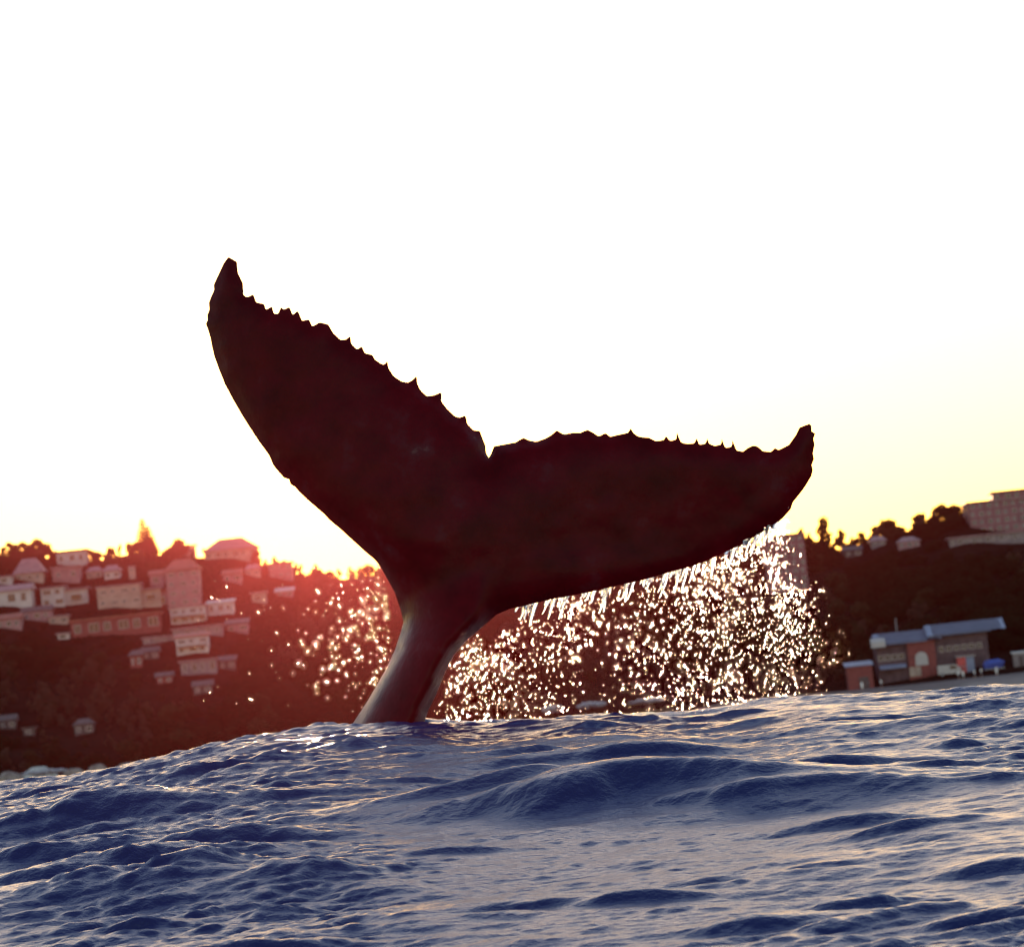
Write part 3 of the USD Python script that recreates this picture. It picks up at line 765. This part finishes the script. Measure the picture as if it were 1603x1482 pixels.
p = on_beach(1486, 931.0); p[2] += 0.0
van = thing('van', 'pale van parked in front of the right wing of the clubhouse', 'van', p, 0.0)
obj('body', hullbox([(x_, y_, z_) for y_ in (-0.9, 0.9) for x_, z_ in ((-2.1, 0.4), (2.1, 0.4), (2.1, 1.1), (1.3, 2.0), (-2.1, 2.05))]), M['trim'], van)
obj('window', hullbox([(x_, y_, z_) for y_ in (-0.93, 0.93) for x_, z_ in ((0.1, 1.2), (1.5, 1.2), (1.15, 1.8), (0.1, 1.8))]), M['glass'], van)
for x_ in (-1.35, 1.35):
    for y_ in (-0.85, 0.85):
        wl = obj('wheel', trimesh.creation.cylinder(0.36, 0.22, sections=16, transform=trimesh.transformations.rotation_matrix(math.pi / 2, (1, 0, 0))).apply_translation((x_, y_, 0.36)), M['roof_dark'], van)
        obj('rim', trimesh.creation.cylinder(0.2, 0.26, sections=12, transform=trimesh.transformations.rotation_matrix(math.pi / 2, (1, 0, 0))).apply_translation((x_, y_, 0.36)), M['metal'], wl)
p = on_beach(1512, 931.5)
kiosk = thing('kiosk', 'small red kiosk with a pale blue side in front of the clubhouse', 'kiosk', p)
obj('wall', box(-0.6, 0.8, 1.3, 1.6, 1.6, 3.0), M['red'], kiosk); obj('side_panel', box(0.95, 0.8, 1.4, 1.5, 1.4, 2.8), M['roof_blue'], kiosk)
obj('roof', box(0.2, 0.8, 2.95, 3.6, 2.2, 0.18), M['trim'], kiosk)
obj('counter', box(-0.6, -0.15, 1.1, 1.4, 0.35, 0.1), M['trim'], kiosk)
p = on_beach(1557, 929.0)
boat = thing('surf_boat', 'bright blue covered boat on a trailer at the right of the beach', 'boat', p, math.radians(8))
hb = [(-1.9, -0.7, 1.5), (-1.9, 0.7, 1.5), (-1.8, -0.4, 0.7), (-1.8, 0.4, 0.7), (1.0, -0.75, 1.55), (1.0, 0.75, 1.55), (1.0, -0.35, 0.7), (1.0, 0.35, 0.7), (2.1, 0, 1.75), (1.7, 0, 0.9)]
obj('hull', hullbox(hb), M['blue'], boat)
obj('cover', hullbox([(-1.92, -0.73, 1.52), (-1.92, 0.73, 1.52), (1.0, -0.78, 1.57), (1.0, 0.78, 1.57), (2.12, 0, 1.77), (-1.5, 0, 2.2), (0.9, 0, 2.3)]), M['blue'], boat)
obj('trailer', cat_([box(0, -0.4, 0.55, 3.8, 0.1, 0.1), box(0, 0.4, 0.55, 3.8, 0.1, 0.1), box(0, 0, 0.5, 0.12, 1.5, 0.1)]), M['metal'], boat)
for y_ in (-0.8, 0.8):
    obj('wheel', trimesh.creation.cylinder(0.32, 0.2, sections=16, transform=trimesh.transformations.rotation_matrix(math.pi / 2, (1, 0, 0))).apply_translation((0, y_, 0.32)), M['roof_dark'], boat)
p = on_beach(1598, 930.0)
cab = thing('beach_cabin', 'small pale cabin at the far right end of the beach', 'cabin', p)
obj('wall', box(0, 1, 1.0, 2.2, 2, 2.6), M['wall_grey'], cab); obj('roof', roof_mesh('skillion', 2.2, 2, 2.3, 0.2, 0.3), M['trim'], cab)
obj('door', box(0.3, -0.03, 0.95, 0.8, 0.1, 1.9), M['roof_dark'], cab)


# ---------------------------------------------------------------- people on the sand
def capsule_chain(a, ra, b, rb):
    def sp(c, r_):
        return manifold3d.Manifold.sphere(r_, 10).translate(tuple(map(float, c)))
    return manifold3d.Manifold.batch_hull([sp(a, ra), sp(b, rb)])


def body_mesh(stride, arm):
    hip, chest, neck = np.array([0, 0, 0.92]), np.array([0, 0, 1.32]), np.array([0, 0, 1.48])
    ms = [capsule_chain(hip, 0.15, chest, 0.17), capsule_chain(chest, 0.10, neck, 0.06), manifold3d.Manifold.sphere(0.105, 14).scale((0.85, 0.95, 1.15)).translate((0, -0.01, 1.63))]
    for s_ in (-1, 1):
        h_ = hip + [0.09 * s_, 0, -0.04]; k_ = h_ + [0.01 * s_, -0.06 + stride * s_ * 0.14, -0.42]; a_ = np.array([0.1 * s_, stride * s_ * 0.28, 0.07])
        ms += [capsule_chain(h_, 0.095, k_, 0.06), capsule_chain(k_, 0.06, a_, 0.042), capsule_chain(a_, 0.045, a_ + [0, -0.16, -0.03], 0.035)]
        sh = np.array([0.19 * s_, 0, 1.38]); el = sh + [0.07 * s_, -0.03 - arm * s_ * 0.1, -0.28]; wr = el + [0.0, -0.10 - arm * s_ * 0.1, -0.22]
        ms += [capsule_chain(sh, 0.06, el, 0.045), capsule_chain(el, 0.045, wr, 0.032), capsule_chain(wr, 0.036, wr + [0, -0.03, -0.12], 0.022)]
    m = manifold3d.Manifold.batch_boolean(ms, manifold3d.OpType.Add)
    return m


def person(px, depth, label, shirt, trousers, stride, yaw):
    p = on_beach(px, depth)
    t = thing('person', label, 'person', p, yaw)
    m = body_mesh(stride, 1.0)
    obj('body', m, M['skin'], t, smooth=40)
    bb = manifold3d.Manifold.batch_boolean([capsule_chain((0, 0, 0.95), 0.165, (0, 0, 1.34), 0.185)] + [capsule_chain((0.17 * s_, 0, 1.39), 0.08, (0.23 * s_, -0.02, 1.2), 0.065) for s_ in (-1, 1)], manifold3d.OpType.Add)
    obj('shirt', bb, M[shirt], t, smooth=40)
    tr = manifold3d.Manifold.batch_boolean([capsule_chain((0, 0, 0.9), 0.16, (0, 0, 0.96), 0.16)] + [capsule_chain((0.09 * s_, 0, 0.88), 0.105, (0.1 * s_, -0.06 + stride * s_ * 0.14, 0.5), 0.075) for s_ in (-1, 1)], manifold3d.OpType.Add)
    obj('shorts', tr, M[trousers], t, smooth=40)
    obj('hair', manifold3d.Manifold.sphere(0.108, 12).scale((0.9, 0.98, 1.0)).translate((0, 0.015, 1.67)), M['cloth_dark'], t, smooth=True)


person(1347, 925.0, 'person in white standing on the sand in front of the brick shed', 'cloth_white', 'cloth_white', 0.2, 0.2)
person(1377, 926.0, 'person in white walking past the left end of the clubhouse', 'cloth_white', 'cloth_dark', 0.9, 1.2)
person(1500, 925.5, 'person in white standing between the van and the red kiosk', 'cloth_white', 'cloth_dark', 0.2, -0.4)
person(1507, 924.0, 'person all in white just left of the red kiosk, nearer the water', 'cloth_white', 'cloth_white', 0.5, 0.8)
person(1525, 921.0, 'person in white closest to the water below the kiosk', 'cloth_white', 'cloth_dark', 0.8, 2.0)
person(1536, 924.0, 'person in white just left of the blue boat', 'cloth_white', 'cloth_dark', 0.3, -1.0)
person(1560, 923.0, 'person in pale clothes standing in front of the blue boat', 'cloth_white', 'cloth_white', 0.2, 0.1)

# ---------------------------------------------------------------- rocks and breaking waves along the foot of the headland
def rock_mesh(seed, sx, sy, sz):
    m = trimesh.creation.icosphere(subdivisions=3, radius=1.0)
    v = m.vertices * (0.75 + 0.6 * (meshkit.fbm(m.vertices * 1.6 + seed * 7.3, 3, seed) - 0.2))[:, None]
    m.vertices = v * [sx, sy, sz]
    return m


for k, (px, w_, h_, mat, lab) in enumerate([
        (57, 3.4, 1.7, 'rock_pale', 'pale greenish grey boulder at the waterline, far left'), (12, 2.6, 1.4, 'rock', 'dark rounded rock at the left edge of the waterline'),
        (112, 2.4, 1.0, 'rock', 'low dark rock right of the pale greenish boulder'), (150, 2.0, 1.3, 'rock', 'upright dark rock below the left slope'),
        (200, 3.0, 0.9, 'rock', 'long flat rock ledge below the left slope'), (262, 2.2, 1.2, 'rock', 'blocky dark rock between the flat ledge and the bluish rock'),
        (332, 2.4, 1.6, 'rock_pale', 'bluish grey rock at the foot of the slope left of the tail'), (395, 2.6, 1.0, 'rock', 'low dark rock just left of the swell crest')]):
    p = at(px, 1190, 878.0)
    r_ = obj('rock', rock_mesh(k + 1, w_, 2.0, h_ * 1.6), M[mat], None, smooth=35)
    UsdGeom.Xformable(r_).AddTranslateOp().Set(Gf.Vec3d(float(p[0]), 879.0, 1.2))
    tag(r_, lab, 'rock')

for k, (px, py, wpx, hm, dep, lab) in enumerate([
        (865, 1109, 34, 0.55, 560, 'small pale breaking wave right of the whale stem'), (926, 1103, 48, 0.6, 600, 'pale breaking wave between the two smaller ones behind the spray'),
        (1012, 1097, 58, 0.4, 640, 'long low breaking wave in front of the sand behind the spray'), (70, 1208, 74, 0.6, 820, 'bluish foam breaking over the rocks at the far left')]):
    p = at(px, py, dep)
    w_ = wpx * dep / FPX
    n_ = 40; m_ = 9
    uu, vv_ = np.meshgrid(np.linspace(-1, 1, n_), np.linspace(0, 2 * math.pi, m_ + 1)[:-1], indexing='ij')
    rr = np.sqrt(np.clip(1 - uu ** 2, 0.0, 1))
    nn = meshkit.fbm(np.stack([uu * 6 + k * 3, np.cos(vv_) * 1.4, np.sin(vv_) * 1.4], -1), 4, k)
    rad2 = rr * (0.1 + 1.6 * nn ** 1.5)
    pts = np.stack([uu * w_ / 2, np.cos(vv_) * rad2 * 2.0, np.sin(vv_) * rad2 * hm], -1).reshape(-1, 3)
    fs = []
    for a_ in range(n_ - 1):
        for b_ in range(m_):
            c_ = (b_ + 1) % m_
            fs += [(a_ * m_ + b_, a_ * m_ + c_, (a_ + 1) * m_ + c_), (a_ * m_ + b_, (a_ + 1) * m_ + c_, (a_ + 1) * m_ + b_)]
    bw = obj('breaking_wave', trimesh.Trimesh(pts, np.array(fs), process=False), M['foam'], None, smooth=True)
    UsdGeom.Xformable(bw).AddTranslateOp().Set(Gf.Vec3d(float(p[0]), dep, float(p[2])))
    tag(bw, lab, 'wave')


# ---------------------------------------------------------------- trees
def leaves(centres, radii, n, size, seed, shell=0.75):
    r_ = np.random.default_rng(seed)
    w_ = np.array([np.prod(np.broadcast_to(q_, 3)) ** (2 / 3) for q_ in radii]); w_ = w_ / w_.sum()
    k = r_.choice(len(centres), n, p=w_)
    d_ = r_.normal(size=(n, 3)); d_ /= np.linalg.norm(d_, axis=1, keepdims=True)
    rad_ = (shell + (1 - shell) * r_.random(n)) * np.where(r_.random(n) < 0.12, 1.12, 1.0)
    c = np.asarray(centres, float)[k] + d_ * np.array([np.broadcast_to(q_, 3) for q_ in radii])[k] * rad_[:, None]
    nrm = d_ + r_.normal(size=(n, 3)) * 0.7; nrm /= np.linalg.norm(nrm, axis=1, keepdims=True)
    a_ = np.cross(nrm, r_.normal(size=(n, 3))); a_ /= np.linalg.norm(a_, axis=1, keepdims=True)
    b_ = np.cross(nrm, a_)
    s_ = size * (0.6 + 0.8 * r_.random(n))[:, None]
    v = np.stack([c - a_ * s_, c - b_ * s_ * 0.55, c + a_ * s_, c + b_ * s_ * 0.55], 1).reshape(-1, 3)
    f = np.arange(4 * n).reshape(-1, 4)
    return v, np.vstack([f[:, [0, 1, 2]], f[:, [0, 2, 3]]])


def crown_lobes(seed, w, h, n):
    r_ = np.random.default_rng(seed)
    cs, rs = [], []
    for k in range(n):
        a_ = r_.random() * 6.28; q_ = math.sqrt(r_.random()) * 0.62
        zz = r_.random()
        cs.append((math.cos(a_) * q_ * w * (1 - 0.5 * zz), math.sin(a_) * q_ * w * (1 - 0.5 * zz), h * (0.2 + 0.56 * zz)))
        rs.append((w * r_.uniform(0.28, 0.42), w * r_.uniform(0.28, 0.42), h * r_.uniform(0.16, 0.26)))
    return cs, rs


def trunk_mesh(h, r0, lean=0.05, limbs=3, seed=1):
    r_ = np.random.default_rng(seed)
    def limb(p0, p1, ra, rb):
        return manifold3d.Manifold.batch_hull([manifold3d.Manifold.sphere(ra, 8).translate(tuple(map(float, p0))), manifold3d.Manifold.sphere(rb, 8).translate(tuple(map(float, p1)))])
    top = np.array([lean * h, 0, h * 0.55])
    ms = [limb((0, 0, -0.8), top, r0, r0 * 0.55)]
    for k in range(limbs):
        a_ = k * 6.28 / max(limbs, 1) + r_.random()
        ms.append(limb(top * (0.7 + 0.1 * k / max(limbs, 1)), top + np.array([math.cos(a_) * h * 0.22, math.sin(a_) * h * 0.22, h * 0.22]), r0 * 0.5, r0 * 0.18))
    return manifold3d.Manifold.batch_boolean(ms, manifold3d.OpType.Add)


def tree_parts(kind):
    """crown (vertices, faces), trunk mesh, leaf material; height 1 unit = 1 m, crown top at 6 m"""
    if kind == 'round':
        cs, rs = crown_lobes(11, 3.0, 6.0, 9); return leaves(cs, rs, 1100, 0.34, 1), trunk_mesh(6, 0.22, 0.03, 4, 1), 'leaf'
    if kind == 'broad':
        cs, rs = crown_lobes(23, 4.4, 6.0, 12); return leaves(cs, rs, 1400, 0.36, 2), trunk_mesh(6, 0.28, 0.05, 5, 2), 'leaf_dark'
    if kind == 'loose':
        cs, rs = crown_lobes(31, 2.6, 6.0, 7); return leaves(cs, [np.array(q_) * 0.8 for q_ in rs], 620, 0.30, 3, 0.5), trunk_mesh(6, 0.18, 0.08, 4, 3), 'leaf_brown'
    if kind == 'pine':                                # tiers of level branches
        cs, rs = [], []
        for k in range(9):
            zz = 0.8 + k * 0.6; q_ = 2.1 * (1 - k / 9.3)
            for m_ in range(6):
                a_ = m_ * 1.047 + k * 0.5
                cs.append((math.cos(a_) * q_ * 0.55, math.sin(a_) * q_ * 0.55, zz)); rs.append((q_ * 0.45 + 0.12, q_ * 0.45 + 0.12, 0.2))
        return leaves(cs, rs, 1500, 0.26, 4, 0.3), manifold3d.Manifold.cylinder(7.0, 0.16, 0.03, 8).translate((0, 0, -0.8)), 'leaf_dark'
    cs = [(0.25 * math.sin(k * 1.7), 0.2 * math.cos(k * 2.1), 0.6 + k * 0.62) for k in range(9)]     # cypress
    rs = [(1.15 - 0.07 * k - (0.25 if k == 8 else 0), 1.15 - 0.07 * k, 0.65) for k in range(9)]
    return leaves(cs, rs, 1100, 0.26, 5, 0.7), trunk_mesh(5, 0.2, 0.0, 2, 5), 'leaf_dark'


protos = {}
TREE_LABEL = {}


def tree(kind, name, label, loc, scale, rz, group=None):
    if kind not in protos:
        cr, tr, mt = tree_parts(kind)
        c_ = UsdGeom.Xform.Define(stage, f'/World/{kind}_tree_kind')
        c_.GetPrim().SetSpecifier(Sdf.SpecifierClass)
        usdkit.mesh(stage, f'/World/{kind}_tree_kind/crown', cr, M[mt])
        usdkit.mesh(stage, f'/World/{kind}_tree_kind/trunk', tr, M['bark'], smooth=40)
        protos[kind] = c_.GetPrim()
    return copy_of(protos[kind], name, label, 'tree', loc, rz, scale, group)


def skyline_tree(kind, px, top, label, name='tree', group=None, depth=None, grow=1.0):
    dep = depth or (RIDGE - 6 + 4 * math.sin(px))
    x = at(px, top, dep)[0]
    zt = at(px, top, dep)[2]
    zg = float(terrain(x, dep))
    tall = max(2.2, zt - zg)
    tree(kind, name, label, (x, dep, zg), tall / 6.0 * grow, px * 1.7, group)


skyline_tree('pine', 222, 812, 'tall spiky pine standing up from the left skyline', 'pine_tree')
skyline_tree('pine', 231, 823, 'second spiky pine, shorter, just right of the tallest skyline pine', 'pine_tree')
skyline_tree('loose', 236, 842, 'small ragged tree at the foot of the two skyline pines')
skyline_tree('round', 280, 841, 'round domed tree on the skyline right of the pines')
skyline_tree('round', 58, 841, 'highest domed tree on the skyline at far left')
skyline_tree('round', 36, 846, 'tree on the skyline leaning against the highest dome at far left')
skyline_tree('round', 14, 847, 'dense tree on the skyline at the left edge')
skyline_tree('cypress', 1287, 810, 'tall dark column tree beside the mauve apartment block', 'cypress_tree', depth=1040)
skyline_tree('loose', 1312, 826, 'thin spindly tree right of the dark column tree', depth=1060)
skyline_tree('loose', 1255, 824, 'thin tree behind the mauve apartment block')
skyline_tree('broad', 1392, 808, 'broad domed tree in the middle of the right skyline')
skyline_tree('broad', 1472, 785, 'largest domed tree on the right skyline, left of the stepped block')
skyline_tree('broad', 1440, 800, 'dense tree against the left flank of the largest domed tree')
skyline_tree('round', 1498, 790, 'rounded tree between the largest dome and the stepped block')
r = np.random.default_rng(5)
MARKS = {'left': [(58, 'highest domed tree at far left'), (113, 'flat topped skyline house'), (222, 'tall spiky pine'), (280, 'round domed tree by the pines'), (362, 'wide hip roofed house nearest the sun'), (606, 'left edge of the whale tail')],
         'right': [(1236, 'mauve apartment block'), (1287, 'tall dark column tree'), (1392, 'broad domed tree in mid skyline'), (1472, 'largest domed tree'), (1530, 'stepped apartment block')]}
LOOK = {'round': 'rounded', 'loose': 'ragged', 'broad': 'dense dark'}
ORD = ['first', 'second', 'third', 'fourth', 'fifth', 'sixth', 'seventh', 'eighth', 'ninth', 'tenth']
row = []
for px in list(np.arange(-30, 90, 19)) + list(np.arange(140, 330, 15)) + list(np.arange(398, 606, 15)) + list(np.arange(1222, 1520, 16)):
    kind = ['round', 'loose', 'broad'][int(r.integers(3))]
    side = 'left' if px < 700 else 'right'
    x_ = float(px + r.uniform(-4, 4))
    mark = min(MARKS[side], key=lambda m_: abs(m_[0] - x_))
    row.append((x_, kind, side, mark, float(np.interp(px, sky_px, sky_py)) + r.uniform(-1, 6), RIDGE - r.uniform(0, 14)))
for x_, kind, side, mark, top, dep in row:
    way = 'left' if x_ < mark[0] else 'right'
    near_ = sorted(abs(o[0] - mark[0]) for o in row if o[3] == mark and (o[0] < mark[0]) == (x_ < mark[0]))
    skyline_tree(kind, x_, top, f'{LOOK[kind]} skyline tree, {ORD[near_.index(abs(x_ - mark[0]))]} {way} of the {mark[1]}', 'tree', f'bushy trees along the {side} skyline', depth=dep)

# the wood that covers the slope, read as one mass
N = 5200
xs = r.uniform(-150, 150, N * 2); ysl = r.uniform(881, 1078, N * 2)
zz = terrain(xs, ysl)
ok = (zz > 0.4) & ~((xs > 14) & (ysl < 940))
xs, ysl, zz = xs[ok], ysl[ok], zz[ok]


def project(p):
    d_ = p - EYE
    f_ = d_ @ Fw
    return 801.5 + FPX * (d_ @ Xc) / f_, 741 - FPX * (d_ @ Yc) / f_


hgt = np.where(np.arange(len(xs)) % 2 == 0, r.uniform(2.2, 5.0, len(xs)), r.uniform(0.7, 1.9, len(xs)))
hgt = np.where(np.arange(len(xs)) % 14 == 0, r.uniform(5.0, 7.5, len(xs)), hgt)
half_w = hgt * 4.6
bx, by = project(np.stack([xs, ysl, zz], -1)); tx, ty = project(np.stack([xs, ysl, zz + hgt], -1))
ok = np.ones(len(xs), bool)
for x0, x1, y0, y1, dep in occupied:
    over = (bx + half_w > x0) & (bx - half_w < x1) & (by > y0) & (ty < y1) & (ysl < dep + 7)
    ok &= ~over
env = np.interp(tx, sky_px, sky_py)
ok &= ty > env + 2
xs, ysl, zz, hgt = xs[ok][:N], ysl[ok][:N], zz[ok][:N], hgt[ok][:N]
N = len(xs)
pr = []
for k, kind in enumerate(('round', 'broad', 'loose')):
    cr, tr, mt = tree_parts(kind)
    pr.append((f'{kind}_crown', cr, M[mt], False))
tone = meshkit.fbm(np.stack([xs * 0.055, ysl * 0.03, np.zeros(N)], -1), 3, 12) + r.normal(size=N) * 0.05
kinds = np.where(tone < 0.47, 1, np.where(tone < 0.56, 0, 2))
ang = r.random(N) * 6.28
quat = np.stack([np.cos(ang / 2), 0 * ang, 0 * ang, np.sin(ang / 2)], -1)
sc = (hgt / 6.0)[:, None] * np.stack([r.uniform(1.0, 1.5, N), r.uniform(1.0, 1.5, N), np.ones(N)], -1)
tag(instancer('hillside_wood', pr, np.stack([xs, ysl, zz - hgt * 0.22], -1), quat, sc, kinds), 'dark scrub and treetops covering the whole slope of the headland', 'wood', kind='stuff')

# ---------------------------------------------------------------- the air
hz = usdkit.material(stage, '/World/Looks/haze_air', {
    'v': ('principled_volume', {'color': (0.95, 0.20, 0.27), 'density': HAZE, 'anisotropy': 0.95})}, [], volume='v.volume')
tag(obj('haze', box(0, 0, 32, 5240, 5240, 92), hz), 'thin warm haze glowing in front of the low sun', 'haze', kind='stuff')
